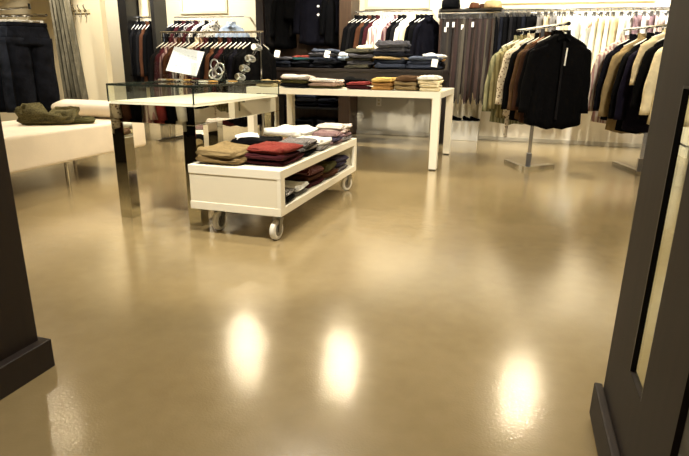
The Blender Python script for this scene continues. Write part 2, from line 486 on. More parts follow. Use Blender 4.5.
# white slat backing on the right of the back wall, pale lower panel to the left of it
struct('wall_panel_right', bx(-.52, YB-.04, 0, 3.6, YB, 1.72, .003), M['white_wall'])
struct('wall_panel_middle', bx(-2.43, YB-.02, .0, -1.2, YB, .66, .003), M['grey_wall'])
struct('trim_1', bx(-.62, YB-.07, 1.715, 3.6, YB, 1.745, .004), M['trim'])
struct('baseboard_back', bx(-2.43, YB-.05, 0, 4.4, YB-.038, .05, .003), M['grey_wall'])
def frame_bm(x0, x1, z0, z1, w=.035, t=.03, y=YB):
    bm = bmesh.new()
    box(bm, x0, y-t, z0, x1, y, z0+w); box(bm, x0, y-t, z1-w, x1, y, z1)
    box(bm, x0, y-t, z0+w, x0+w, y, z1-w); box(bm, x1-w, y-t, z0+w, x1, y, z1-w)
    return bm
struct('trim_2', frame_bm(-5.25, -4.42, 1.73, 2.5), M['trim'])
struct('trim_3', frame_bm(-2.22, -1.30, 1.755, 2.5), M['trim'])
struct('trim_4', frame_bm(-6.02, -5.84, 1.70, 2.5, .02), M['trim'])
struct('trim_5', frame_bm(-.45, 1.5, 1.80, 2.6), M['trim'])
# dark columns flanking the niches
struct('column_1', bx(-6.19, 7.7, 0, -6.04, YB, 2.8, .004), M['black'])
struct('column_2', bx(-5.59, 7.7, 0, -5.525, YB, 2.8, .004), M['black'])
# entrance jamb on the left: post and skirting block
struct('jamb_left', bx(-1.76, -1.2, 0, -1.455, 1.248, 2.8, .003), M['jamb'])
struct('baseboard_left', bx(-1.60, -1.2, 0, -1.421, 1.268, .102, .004), M['jamb'])

# glazed door leaf standing open on the right
dr = setprops(thing('door_1', None, None, (.34, 0, 0)), kind='structure')
y0, y1, g0, g1 = .935, 1.528, 1.158, 1.291
def door_frame():
    bm = bmesh.new()
    box(bm, -.022, g1, .012, -.008, y1, 2.3); box(bm, -.022, y0, .012, -.008, g0, 2.3)
    box(bm, -.022, g0, .012, -.008, g1, .312); box(bm, -.022, g0, .968, -.008, g1, 2.3)
    return bm
obj('door_frame', door_frame(), M['door'], dr)
def bead():
    bm = bmesh.new()
    box(bm, -.0222, g1-.006, .31, -.014, g1+.0004, .968); box(bm, -.0222, g0-.0004, .31, -.014, g0+.003, .968)
    box(bm, -.0222, g0+.003, .962, -.014, g1-.006, .9684)
    return bm
obj('glazing_bead', bead(), M['black'], dr)
obj('pane', pane4((-.0135, g0, .312), (-.0135, g1, .312), (-.0135, g1, .967), (-.0135, g0, .967)), M['door_glass'], dr)
obj('kick_rail', bx(-.045, y0, .012, -.022, y1+.02, .118, .005), M['door'], dr)
struct('jamb_right', bx(.325, .70, 0, .50, .925, 2.8, .004), M['black'])
struct('wall_entrance', bx(.36, -1.2, 0, .52, .695, 2.8, .004), M['door'])

# ================================================================== CEILING LIGHTS
def downlight(x, y, power, where, ang=57, tgt=None, blend=.5, rad=.045, col=(1., .91, .76), glow=False):
    t = thing('ceiling_downlight', f'round recessed ceiling downlight {where}', 'ceiling light', (x, y, 2.8))
    bm = bmesh.new(); lathe(bm, [(.062, -.001), (.09, -.001), (.092, -.012), (.075, -.016), (.062, -.006), (.062, -.001)], 24, cap=False)
    obj('trim_ring', bm, M['chrome'], t)
    bm = bmesh.new(); lathe(bm, [(.0005, -.002), (.06, -.002), (.06, -.005), (.0005, -.005)], 24)
    obj('lens', bm, M[glow if isinstance(glow, str) else 'lamp' if glow else 'lens_off'], t)
    ld = bpy.data.lights.new('downlight_beam', 'SPOT'); ld.energy = power; ld.color = col; ld.spot_size = R(ang*2); ld.spot_blend = blend
    ld.shadow_soft_size = rad
    lo = bpy.data.objects.new('downlight_beam', ld); COL.objects.link(lo); lo.parent = t
    lo.location = (0, 0, -.07)
    if tgt:
        dv = Vector(tgt)-Vector((x, y, 2.73)); lo.rotation_euler = dv.to_track_quat('-Z', 'Y').to_euler()
    return t
K = .68
downlight(-3.24, 5.97, 280*K, 'above the left end of the long white table', glow=True)
downlight(-1.88, 6.02, 280*K, 'above the middle of the long white table', glow=True)
downlight(.357, 6.07, 170*K, 'above the shirt rack with the black jacket', glow=True)
downlight(-4.34, 3.8, 200*K, 'above the cream bench', glow='lamp_dim')
downlight(-1.3, 3.2, 250*K, 'above the white trolley')
downlight(-.3, 1.7, 230*K, 'just inside the entrance')
downlight(1.5, 4.4, 110*K, 'on the right of the open floor')
for i, (x, p) in enumerate(((-4.85, 340), (-3.1, 60), (-1.8, 280), (-.7, 190), (.5, 340), (1.7, 340), (-6.2, 260))):
    downlight(x, 6.9, p*K, ['washing the niche', 'washing the dark cabinet', 'washing the black garments rail', 'washing the belt rack', 'washing the white trouser rail', 'washing the right end of the back wall', 'washing the corner by the fitting room'][i], 50, (x, 8.0, 1.2), col=(1., .97, .92))
downlight(-2.4, 1.9, 330*K, 'added inside the entrance to brighten the display case', 32, (-2.0, 3.6, .5))  # added out-of-view lamp, brightens the case from the entrance side
downlight(-.9, 1.9, 420*K, 'added inside the entrance to brighten the trolley', 30, (-1.6, 3.0, .3))  # added out-of-view lamp, lifts the camera-facing end of the trolley
downlight(.3, 2.6, 330*K, 'added on the right to brighten the long white table', 28, (-1.3, 5.4, .6))  # added accent lamp, out of view, brightens the table front
downlight(1.4, 3.6, 300*K, 'on the right aimed at the shirt racks', 35, (.7, 6., .7))
downlight(-4.75, 5.1, 420*K, 'added to lighten the cream partition with the hooks', 34, (-5.6, 6.3, 1.25))  # added lamp, out of view, lightens the partition past the curtain
downlight(-5.4, 4.6, 200*K, 'above the jeans rail')
W = bpy.data.worlds.new('world'); S.world = W; W.use_nodes = True
bgn = W.node_tree.nodes['Background']; bgn.inputs['Color'].default_value = (1, .90, .76, 1); bgn.inputs['Strength'].default_value = .15

# ================================================================== TROLLEY
tr = thing('display_trolley', 'low white open-sided display trolley on white casters', 'trolley', (0, 0, 0))
tx0, tx1, ty0, ty1, tz0, tz1 = -1.82, -1.227, 2.738, 4.273, .156, .424
obj('top_board', bx(tx0, ty0, tz1-.052, tx1, ty1, tz1, .003), M['white'], tr)
obj('bottom_board', bx(tx0, ty0, tz0, tx1, ty1, tz0+.048, .003), M['white'], tr)
obj('end_panel', bx(tx0+.004, ty0+.004, tz0+.048, tx1-.022, ty0+.03, tz1-.052, 0), M['white_in'], tr)
obj('end_panel', bx(tx0+.004, ty1-.03, tz0+.048, tx1-.022, ty1-.004, tz1-.052, 0), M['white_in'], tr)
obj('corner_post', bx(tx1-.022, ty0, tz0+.048, tx1, ty0+.06, tz1-.052, 0), M['white'], tr)
obj('corner_post', bx(tx1-.022, ty1-.06, tz0+.048, tx1, ty1, tz1-.052, 0), M['white'], tr)
obj('back_panel', bx(tx0, ty0+.03, tz0+.048, tx0+.02, ty1-.03, tz1-.052, 0), M['white_in'], tr)
def caster(x, y, rz):
    w = obj('caster', caster_fork(), M['steel'], tr, (x, y, tz0), (0, 0, rz))
    bm = bmesh.new(); lathe(bm, [(.012, -.017), (.036, -.017), (.05, -.017), (.058, -.012), (.06, 0), (.058, .012), (.05, .017), (.036, .017), (.012, .017)], 28, 'X', (0, -.02, -.095))
    obj('wheel', mesh('wheel', bm), M['rubber'], w)
    for sx_ in (-1, 1):
        bm = bmesh.new(); lathe(bm, [(.001, -.002), (.034, -.002), (.036, .0), (.034, .002), (.001, .002)], 20, 'X', (sx_*.018, -.02, -.095)); obj('hub_cap', bm, M['steel'], w)
    bm = bmesh.new(); lathe(bm, [(.001, -.024), (.014, -.024), (.014, .024), (.001, .024)], 12, 'X', (0, -.02, -.095))
    obj('axle', bm, M['steel'], w)
def caster_fork():
    bm = bmesh.new()
    box(bm, -.035, -.035, -.006, .035, .035, 0)
    lathe(bm, [(.02, -.03), (.024, -.02), (.02, -.006)], 14)
    for s in (-1, 1):
        a = [(s*.022, -.035, -.105), (s*.022, -.008, -.105), (s*.022, .022, -.03), (s*.022, -.022, -.03)]
        v0 = [bm.verts.new(p) for p in a]; v1 = [bm.verts.new((p[0]+s*.004, p[1], p[2])) for p in a]
        bm.faces.new(v0); bm.faces.new(v1[::-1])
        for i in range(4): bm.faces.new((v0[i], v0[(i+1) % 4], v1[(i+1) % 4], v1[i]))
    box(bm, -.026, -.022, -.034, .026, .022, -.026)
    return bm
caster(tx1-.055, ty0+.075, -.12); caster(tx0+.125, ty0+.13, -.05); caster(tx1-.05, ty1-.07, -.42); caster(tx0+.1, ty1-.08, .4)

TG = 'folded clothes on the trolley'
zt = tz1
pile('at the trolley top near left corner', -1.655, 2.93, zt, .29, .34, [('folded_trousers', 'tan striped', .04), ('folded_trousers', 'tan', .05)], .05, TG)
pile('at the trolley top near right corner', -1.37, 3.0, zt, .25, .33, [('folded_shirt', 'maroon', .035), ('folded_shirt', 'maroon', .035), ('folded_shirt', 'red', .04)], -.02, TG)
pile('behind the trolley tan trousers', -1.66, 3.33, zt, .30, .30, [('folded_sweater', 'charcoal', .05), ('folded_sweater', 'black', .045, 'under a paper tag')], .1, TG)
pile('behind the trolley red shirts', -1.36, 3.33, zt, .22, .26, [('folded_shirt', 'black', .03), ('folded_shirt', 'grey striped', .035), ('folded_shirt', 'grey striped', .035)], .04, TG)
pile('behind the trolley black sweaters', -1.64, 3.61, zt, .28, .2, [('folded_shirt', 'brown striped', .06)], 0, TG)
pile('midway along the trolley right edge', -1.36, 3.60, zt, .23, .24, [('folded_shirt', 'grey', .03), ('folded_shirt', 'white', .045)], .05, TG)
pile('at the trolley top far left', -1.65, 3.93, zt, .32, .38, [('folded_sweater', 'cream', .045), ('folded_sweater', 'white', .06)], .03, TG)
pile('next to the trolley far right pile', -1.35, 3.85, zt, .21, .2, [('folded_shirt', 'mauve striped', .03), ('folded_shirt', 'purple striped', .03), ('folded_shirt', 'mauve striped', .035)], .02, TG)
pile('at the trolley top far right', -1.36, 4.09, zt, .24, .24, [('folded_shirt', 'grey striped', .03), ('folded_shirt', 'mauve', .035), ('folded_shirt', 'pink striped', .03), ('folded_shirt', 'white striped', .035)], .03, TG)
def card_bm(w, h, bend=.008):
    bm = bmesh.new(); n = 6
    a = []; b = []
    for i in range(n+1):
        f = i/n; x = -w/2+w*f; z = bend*math.sin(PI*f)
        a.append((bm.verts.new((x, -h/2, z)), bm.verts.new((x, h/2, z)))); b.append((bm.verts.new((x, -h/2, z-.003)), bm.verts.new((x, h/2, z-.003))))
    for i in range(n):
        bm.faces.new((a[i][0], a[i+1][0], a[i+1][1], a[i][1])); bm.faces.new((b[i][0], b[i][1], b[i+1][1], b[i+1][0]))
    return bm
o = obj('paper_tag', card_bm(.15, .09, .012), M['tag'], None, (-1.70, 3.27, zt+.108), (R(10), R(-4), R(35))); setprops(o, 'white and tan paper tag lying on the black sweaters of the trolley', 'tag')
zs = tz0+.048
LG = 'folded clothes inside the trolley'
def slot(where, y, w, items): pile(where, -1.37, y, zs, .26, w, items, 0, LG, .006)
slot('at the trolley lower shelf near end', 2.91, .19, [('folded_sweater', 'black', .04), ('folded_sweater', 'black striped', .04)])
slot('second along the trolley lower shelf', 3.13, .22, [('folded_shirt', 'grey', .03), ('folded_shirt', 'white', .03)])
slot('in the middle of the trolley lower shelf', 3.40, .27, [('folded_sweater', 'maroon', .045), ('folded_sweater', 'brown', .045), ('folded_sweater', 'maroon striped', .045)])
slot('fourth along the trolley lower shelf', 3.70, .26, [('folded_sweater', 'brown', .05), ('folded_sweater', 'olive', .05)])
slot('at the trolley lower shelf far end', 3.99, .24, [('folded_shirt', 'grey striped', .035), ('folded_shirt', 'purple striped', .04), ('folded_shirt', 'purple striped', .04)])

# ================================================================== GLASS CASE
gc = thing('glass_display_case', 'glass-topped display case on square mirrored legs', 'display case', (0, 0, 0))
gx0, gx1, gy0, gy1, gt, gd, ga, gl = -2.459, -1.846, 2.885, 4.122, .866, .756, .633, .09
obj('glass_top', pane4((gx0, gy0, gt-.002), (gx1, gy0, gt-.002), (gx1, gy1, gt-.002), (gx0, gy1, gt-.002)), M['glass'], gc)
for p, q in (((gx0, gy0), (gx1, gy0)), ((gx1, gy1), (gx0, gy1)), ((gx0, gy1), (gx0, gy0)), ((gx1, gy0), (gx1, gy1))):
    obj('glass_side', pane4((*p, gd), (*q, gd), (*q, gt-.004), (*p, gt-.004)), M['glass'], gc)
def seams():
    bm = bmesh.new(); e = .0035
    for x in (gx0, gx1):
        for y in (gy0, gy1): box(bm, x-e, y-e, gd, x+e, y+e, gt)
    for y in (gy0, gy1): box(bm, gx0, y-e, gt-.012, gx1, y+e, gt+.001)
    for x in (gx0, gx1): box(bm, x-e, gy0, gt-.012, x+e, gy1, gt+.001)
    return bm
obj('glass_edge', seams(), M['edge'], gc)
obj('display_deck', bx(gx0+.008, gy0+.008, gd-.012, gx1-.008, gy1-.008, gd+.004, 0), M['white'], gc)
for b_ in ((gx0, gy0, ga, gx1, gy0+.02, gd-.012), (gx0, gy1-.02, ga, gx1, gy1, gd-.012), (gx0, gy0+.02, ga, gx0+.02, gy1-.02, gd-.012), (gx1-.02, gy0+.02, ga, gx1, gy1-.02, gd-.012)):
    obj('mirror_apron', bx(*b_, .0015), M['mirror'], gc)
for x in (gx0, gx1-gl):
    for y in (gy0, gy1-gl): obj('leg', bx(x, y, 0, x+gl, y+gl, ga, .003), M['mirror'], gc)

# things on the glass top
zg = gt+.001
sh = thing('sign_holder', 'clear acrylic sign holder with a leaning white sheet on the glass case', 'sign holder', (-2.36, 3.50, zg), R(6))
obj('tray', bx(-.15, -.055, 0, .14, .07, .006, .001), M['acrylic'], sh)
obj('tray_lip', bx(-.15, -.055, .006, .14, -.051, .05, .0005), M['acrylic'], sh)
for x in (-.15, .136): obj('side_wall', bx(x, -.051, .006, x+.004, .07, .13, .0005), M['acrylic'], sh)
obj('back_plate', bx(-.115, -.0015, 0, .125, .0015, .25, .0005), M['acrylic'], sh, (0, .04, .006), (R(-14), 0, 0))
sheet = setprops(obj('printed_sheet', bx(-.115, -.0008, 0, .115, .0008, .205, 0), M['paper'], None, (-2.33, 3.505, zg+.055), (R(-34), R(9), R(10))), 'white printed sheet leaning in the acrylic sign holder', 'paper sheet')
def ink_bm():
    bm = bmesh.new(); rn = random.Random(4)
    for z, n in ((.145, 6), (.125, 5), (.05, 3)):
        x = -.06
        for k in range(n):
            w = rn.uniform(.008, .018); box(bm, x, -.0012, z, x+w, -.0008, z+.008); x += w+rn.uniform(.008, .016)
    return bm
obj('print', ink_bm(), M['ink'], sheet)
# bracelets, easel and watches beside the sheet
def bracelet(x, y, z, rr, rot, key, label):
    bm = bmesh.new(); torus(bm, rr, .005, 22, 6)
    o = obj('bracelet', mesh('bracelet', bm, True), key, None, (x, y, z), rot); setprops(o, label, 'bracelet', 'bracelets on the glass case')
bl = [('inside the sign holder, leftmost', -2.46, 3.465, .03, (0, 0, 0)), ('inside the sign holder, second from left', -2.40, 3.475, .03, (0, 0, 0)), ('inside the sign holder, third from left', -2.335, 3.48, .03, (0, 0, 0)), ('inside the sign holder, rightmost', -2.27, 3.49, .03, (0, 0, 0)),
      ('flat on the glass just right of the sign holder', -2.16, 3.52, .033, (0, 0, 0)), ('lying before the acrylic easel', -2.10, 3.55, .03, (0, 0, 0)), ('lying behind the acrylic easel', -2.04, 3.70, .032, (0, 0, 0)), ('lying by the watch stand foot', -1.97, 3.60, .03, (0, 0, 0))]
for i, (w, x, y, r_, rt_) in enumerate(bl):
    z = zg+.006+(.006 if i < 4 else 0)
    bracelet(x, y, z, r_, (0, 0, 0), [M['chrome'], mat('brass_%d' % i, (190, 150, 90), .25, metal=1)][i % 2], ('silver' if i % 2 == 0 else 'brass') + ' bracelet ' + w)
es = thing('jewelry_easel', 'clear acrylic jewelry easel with chains beside the white sheet', 'jewelry stand', (-2.10, 3.62, zg), R(-10))
def tri_bm():
    bm = bmesh.new(); a = [(-.09, 0, 0), (.09, 0, 0), (.03, .03, .2), (-.03, .03, .2)]
    v = [bm.verts.new(p) for p in a]; w = [bm.verts.new((p[0], p[1]+.005, p[2])) for p in a]
    bm.faces.new(v); bm.faces.new(w[::-1])
    for i in range(4): bm.faces.new((v[i], v[(i+1) % 4], w[(i+1) % 4], w[i]))
    return bm
obj('easel_plate', tri_bm(), M['acrylic'], es)
obj('strut', bx(-.03, .03, 0, .03, .09, .004, 0), M['acrylic'], es)
for i, (xx, zz, rr) in enumerate(((-.03, .12, .035), (.02, .09, .04), (0, .06, .045), (-.045, .055, .03))):
    bm = bmesh.new(); torus(bm, rr, .006, 20, 6, Matrix.Rotation(R(82), 4, 'X')); obj('chain_loop', mesh('chain_loop', bm, True), M['chrome' if i % 2 else 'steel'], es, (xx, -.008+zz*.14-.006, zz))
ws = thing('watch_stand', 'slanted clear watch stand on the far end of the glass case', 'watch stand', (-1.99, 3.78, zg), R(-5))
obj('foot', bx(-.06, -.05, 0, .08, .05, .008, .002), M['acrylic'], ws)
def arm_bm(): return tube(bmesh.new(), [(-.02, 0, .008), (.02, 0, .07), (.09, 0, .17), (.16, 0, .27)], .012, 10)
obj('arm', arm_bm(), M['acrylic'], ws)
for i, (xx, zz) in enumerate(((-.005, .035), (.035, .095), (.085, .165), (.14, .245))):
    t = thing('wristwatch', f'steel wristwatch, {["lowest", "second lowest", "second highest", "topmost"][i]} on the clear watch stand', 'watch', (-1.99+xx, 3.775, zg+zz), R(10), 'wristwatches on the stand', (R(0), R(35), R(-20)))
    bm = bmesh.new(); torus(bm, .03, .007, 18, 6, Matrix.Scale(1.5, 4, (0, 0, 1))); obj('strap', mesh('strap', bm, True), M['steel'], t)
    bm = bmesh.new(); lathe(bm, [(.001, -.046), (.02, -.046), (.023, -.04), (.02, -.032), (.001, -.032)], 18, 'Y'); obj('dial', bm, M['tag'] if i == 3 else M['chrome'], t)

# ================================================================== LONG WHITE TABLE
wt = thing('display_table', 'long white parsons display table with folded clothes on top', 'table', (0, 0, 0))
wx0, wx1, wy0, wy1, wz, wl, wth = -2.76, -.71, 5.329, 6.488, .758, .075, .062
obj('table_top', bx(wx0, wy0, wz-wth, wx1, wy1, wz, .003), M['white'], wt)
for x in (wx0, wx1-wl):
    for y in (wy0, wy1-.09): obj('leg', bx(x, y, .012, x+wl, y+.09, wz-wth, .003), M['white'], wt)
for x in (wx0, wx1-wl):
    for y in (wy0, wy1-.09): obj('foot_glide', bx(x+.008, y+.008, 0, x+wl-.008, y+.082, .012, 0), M['black'], wt)
WG = 'folded clothes on the long white table'
def wp(where, x0_, x1_, items, y=5.50, d=.28): pile(where, (x0_+x1_)/2, y, wz, x1_-x0_, d, items, 0, WG)
wp('at the left end of the long white table', -2.70, -2.46, [('folded_shirt', 'beige', .035), ('folded_shirt', 'khaki', .035)])
wp('second from left on the long white table', -2.40, -2.08, [('folded_shirt', 'charcoal', .045), ('folded_shirt', 'olive', .04), ('folded_shirt', 'white striped', .045)])
wp('third from left on the long white table', -2.07, -1.75, [('folded_shirt', 'olive', .025), ('folded_shirt', 'pink', .035), ('folded_shirt', 'white striped', .035)])
wp('left of the white table yellow shirts', -1.68, -1.43, [('folded_shirt', 'maroon', .035), ('folded_shirt', 'dusty red', .035)])
wp('between the white table maroon and khaki', -1.41, -1.19, [('folded_shirt', 'orange', .04), ('folded_shirt', 'orange', .04), ('folded_shirt', 'yellow', .04)])
wp('between the white table yellow and cream', -1.18, -.95, [('folded_shirt', 'khaki', .045), ('folded_shirt', 'khaki', .045), ('folded_shirt', 'camel', .05)])
wp('at the right end of the long white table', -.94, -.73, [('folded_shirt', 'cream', .035), ('folded_shirt', 'cream', .035), ('folded_shirt', 'cream', .04), ('folded_shirt', 'white', .04)])
pile('at the back of the long white table', -1.75, 5.95, wz, .3, .28, [('folded_sweater', 'black', .05), ('folded_sweater', 'black', .05)], 0, WG)

# ================================================================== DARK TABLE WITH JEANS
dt = thing('jeans_table', 'dark espresso table loaded with folded jeans behind the white table', 'table', (0, 0, 0))
dx0, dx1, dy0, dy1, dz = -3.26, -.885, 6.7, 7.35, .948
obj('table_top', bx(dx0, dy0, dz-.035, dx1, dy1, dz, .004), M['espresso'], dt)
obj('apron', bx(dx0+.01, dy0+.01, dz-.135, dx1-.01, dy1-.01, dz-.035, .002), M['espresso'], dt)
for x in (dx0+.01, dx1-.08):
    for y in (dy0+.01, dy1-.08): obj('leg', bx(x, y, 0, x+.07, y+.07, dz-.135, .003), M['espresso'], dt)
JG = 'folded jeans on the dark table'
def jp(where, x0_, x1_, items, y=6.92, d=.36, rot=0.): pile(where, (x0_+x1_)/2, y, dz, x1_-x0_, d, items, rot, JG, .03)
J = 'folded_jeans'
jp('at the left end of the dark table', -3.22, -2.84, [(J, 'dark denim', .045), (J, 'denim blue', .045), (J, 'grey denim', .045)])
jp('second from left on the dark table', -2.84, -2.58, [(J, 'dark denim', .05), (J, 'dark denim', .045), ('folded_shirt', 'teal', .035), ('folded_shirt', 'red', .03)], rot=.06)
jp('third from left on the dark table', -2.58, -2.24, [(J, 'dark denim', .05), (J, 'dark denim', .05), (J, 'denim blue', .05), (J, 'grey denim', .05), (J, 'faded denim', .04)])
jp('left of the dark table olive jeans', -2.29, -2.10, [('folded_shirt', 'navy', .05), ('folded_shirt', 'black', .05), ('folded_shirt', 'pale blue', .05), ('folded_shirt', 'white', .05)], y=7.1)
jp('in the middle of the dark table', -2.13, -1.80, [(J, 'olive denim', .048), (J, 'grey denim', .048), (J, 'olive denim', .048), (J, 'grey denim', .048), (J, 'olive denim', .05)], rot=.1)
jp('behind the dark table olive jeans', -2.1, -1.86, [(J, 'dark denim', .1), (J, 'denim blue', .1), ('folded_shirt', 'yellow', .05), ('folded_shirt', 'cream', .05)], y=7.2, d=.22)
jp('right of the dark table olive jeans', -1.83, -1.68, [('folded_shirt', 'orange', .06), ('folded_shirt', 'yellow', .06), ('folded_shirt', 'cream', .05)], y=7.14, d=.3)
jp('right of the middle of the dark table', -1.77, -1.34, [(J, 'denim blue', .06), (J, 'denim blue', .06), ('folded_trousers', 'khaki', .03), (J, 'dark denim', .06), (J, 'grey denim', .06), (J, 'grey denim', .075)], rot=-.05)
jp('at the right end of the dark table', -1.33, -.93, [(J, 'denim blue', .055), (J, 'denim blue', .055), (J, 'faded denim', .05)])
jp('behind the dark table rightmost jeans', -1.2, -.92, [('folded_shirt', 'black', .10), ('folded_shirt', 'orange', .05), ('folded_shirt', 'white', .05)], y=7.2, d=.24)
for i, (x, y, z, rx, w) in enumerate(((-2.34, 6.73, dz+.17, 60, 'on the third pile of jeans'), (-.99, 6.73, dz+.08, 75, 'on the rightmost jeans'), (-3.02, 6.72, dz+.17, 70, 'on the leftmost jeans'))):
    o = obj('swing_tag', card_bm(.07, .09, .004), M['tag'], None, (x, y, z), (R(rx), R(8), R(10))); setprops(o, f'white card swing tag {w} of the dark table', 'tag', 'white swing tags')

# ================================================================== DARK CABINET ON THE BACK WALL
cb = thing('wardrobe_cabinet', 'tall dark wood open wardrobe cabinet against the back wall', 'cabinet', (0, 0, 0))
cx0, cx1, cy0, cy1 = -3.72, -2.30, 7.6, 8.02
obj('side_panel', bx(cx1-.17, cy0, 0, cx1, cy1, 2.45, .003), M['brown'], cb)
obj('side_panel', bx(cx0-.02, cy0, 0, cx0+.1, cy1, 2.45, .003), M['espresso'], cb)
obj('back_board', bx(cx0+.1, cy1-.03, 0, cx1-.17, cy1, 2.45, 0), M['brown'], cb)
obj('top_board', bx(cx0-.02, cy0, 2.45, cx1, cy1, 2.49, .003), M['espresso'], cb)
for z in (.04, .36, .70, 1.02): obj('shelf', bx(cx0+.1, cy0+.02, z, cx1-.17, cy1-.03, z+.03, .002), M['black'], cb)
obj('hanging_rail', tube(bmesh.new(), [(cx0+.1, 7.8, 2.1), (cx1-.17, 7.8, 2.1)], .012, 10), M['steel'], cb)
for i, (x0_, x1_, items) in enumerate(((-3.55, -3.2, ['dark denim', 'denim blue', 'dark denim']), (-3.16, -2.84, ['black', 'charcoal', 'denim blue']), (-2.82, -2.5, ['navy', 'dark denim']))):
    pile(['on the left', 'in the middle', 'on the right'][i] + ' of the lower cabinet shelf', (x0_+x1_)/2, 7.8, .39, x1_-x0_, .3, [('folded_jeans', k, .06) for k in items], 0, 'folded jeans in the dark cabinet')
for i, (x0_, x1_, items) in enumerate(((-3.2, -2.88, ['charcoal', 'black']), (-2.84, -2.5, ['denim blue', 'charcoal']))):
    pile(['near the middle', 'at the right'][i] + ' of the bottom cabinet shelf', (x0_+x1_)/2, 7.78, .07, x1_-x0_, .3, [('folded_jeans', k, .07) for k in items], 0, 'folded jeans in the dark cabinet')
def coat(label, key, x, y, z, rz, sc, buttons=0, name='coat'):
    t = shirt_on_hanger(name, label, name, key, (x, y, z), rz, 'coats in the dark cabinet', sc, 0, True, M['hwood'], body=LONGC)
    if buttons:
        for k in range(buttons):
            for s in ((-1, 1) if buttons > 2 else (1,)):
                bm = bmesh.new(); lathe(bm, [(.001, -.006), (.016, -.005), (.018, 0), (.001, 0)], 12, 'Y')
                obj('button', bm, M['tag'] if buttons == 2 else M['chrome'], t, (.03*s, -.056, -.33-.12*k))
    return t
coat('navy frontal coat with pale buttons hanging in the dark cabinet', 'navy', -2.86, 7.78, 2.09, R(4), (1.12, 1.1, .94), 2)
coat('black coat at the right side inside the dark cabinet', 'black', -2.58, 7.84, 2.08, R(40), (.8, 1.1, .95))
coat('charcoal zipped jacket hanging at the left of the dark cabinet', 'charcoal', -3.50, 7.76, 2.09, R(30), (.8, 1.1, .98), 0, 'jacket')
coat('short black jacket hanging between the coats in the dark cabinet', 'black', -3.23, 7.80, 2.09, R(8), (.75, 1, .55), 0, 'jacket')
coat('black jacket beside the charcoal jacket in the dark cabinet', 'black', -3.38, 7.84, 2.08, R(60), (.8, 1.1, .98), 0, 'jacket')

# ================================================================== RAILS ON THE BACK WALL
def wall_rail(x0_, x1_, z, y, label, brackets=2):
    t = thing('hanging_rail', label, 'clothes rail', (0, 0, 0))
    obj('bar', tube(bmesh.new(), [(x0_, y, z), (x1_, y, z)], .011, 10), M['chrome'], t)
    for i in range(brackets):
        x = x0_+.05+(x1_-x0_-.1)*i/(brackets-1)
        obj('bracket', tube(bmesh.new(), [(x, y, z), (x, YB-.001, z+.01)], .01, 8), M['chrome'], t)
    return t
def hang_row(x0_, x1_, y, z, keys, where, group, kind='shirt', rot=72, jit=8, sz=1.0, zl=1.0, thick=1.0):
    n = len(keys)
    for i, k in enumerate(keys):
        x = x0_+(x1_-x0_)*(i+.5)/n
        rz = R(rot+random.uniform(-jit, jit))
        lab = f'{k} {kind}, {ORD[i]} from the left on {where}'
        if kind == 'trousers':
            t = thing('trousers', lab, 'trousers', (x, y, z-.006), rz, group); t.scale = (sz, thick, zl)
            obj('body', TROU[i % 3], C(k), t); obj('clip_hanger', CLIP, M['steel'], t)
        else:
            shirt_on_hanger(kind, lab, kind, k, (x, y, z-.006), rz, group, (sz, thick, zl), i, True, M['plastic'])
# middle: black jackets and shirts under the framed panel
wall_rail(-2.28, -1.20, 1.70, 7.72, 'chrome rail of shirts under the middle framed wall panel')
hang_row(-2.26, -1.22, 7.72, 1.70, ['black', 'charcoal', 'black', 'brown', 'charcoal', 'maroon', 'white striped', 'pink striped', 'white', 'mauve striped', 'black', 'charcoal', 'white', 'cream', 'black', 'black', 'navy'], 'the middle wall rail', 'shirts on the middle wall rail', rot=52, jit=6, sz=.92)
# right: trousers and shirts on the white wall
wall_rail(-.42, 2.5, 1.70, 7.74, 'long chrome rail along the white wall behind the shirt racks', 4)
hang_row(-.32, .12, 7.74, 1.70, ['black', 'dark denim', 'black', 'charcoal', 'black', 'black', 'dark denim', 'black'], 'the dark end of the long rail', 'dark trousers on the long rail', 'trousers', 60, 6, 1, .98, 1.5)
hang_row(.16, .62, 7.74, 1.70, ['grey', 'beige', 'grey', 'white', 'cream', 'white'], 'the long rail behind the black jacket', 'trousers behind the black jacket', 'trousers', 66, 6, 1, 1., 1.4)
hang_row(.70, 2.3, 7.74, 1.70, ['white', 'white', 'cream', 'white', 'beige', 'white', 'white', 'mauve', 'white', 'mauve', 'pink striped', 'white', 'mauve', 'white', 'white', 'mauve striped', 'white', 'brown striped', 'white', 'white'], 'the long rail pale part', 'pale trousers on the long rail', 'trousers', 66, 7, .95, 1.1, 1.3)
t = thing('wooden_hanger', 'empty brown wooden hanger on the long rail above the black jacket', 'hanger', (.82, 7.70, 1.70), R(60))
obj('body', HANG, M['hwood'], t, scale=(1, 1, 1.6))
for i, xx in enumerate((1.25, 1.75)):
    o = setprops(obj('faceout_arm', tube(bmesh.new(), [(xx, YB-.04, 1.6), (xx-.06, 7.45, 1.58), (xx-.065, 7.42, 1.61)], .012, 8), M['chrome']), f'chrome faceout arm on the white wall, {["left", "right"][i]} of the two behind the right rack', 'rail arm', 'faceout arms')
# left niche
wall_rail(-5.2, -4.0, 1.66, 7.75, 'chrome rail on the wall of the white niche')
hang_row(-5.18, -4.75, 7.75, 1.66, ['charcoal', 'black', 'maroon', 'charcoal', 'grey striped', 'maroon'], 'the wall rail of the white niche', 'shirts on the niche wall rail', rot=55, sz=.9)
hang_row(-4.72, -4.48, 7.75, 1.66, ['spotted white', 'charcoal', 'spotted white'], 'the middle of the niche wall rail', 'printed shirts on the niche wall rail', rot=40, sz=.9)
shirt_on_hanger('shirt', 'pale blue shirt facing out at the right of the niche wall rail', 'shirt', 'pale blue', (-4.20, 7.72, 1.634), R(8), None, (.95, 1, 1), 1)
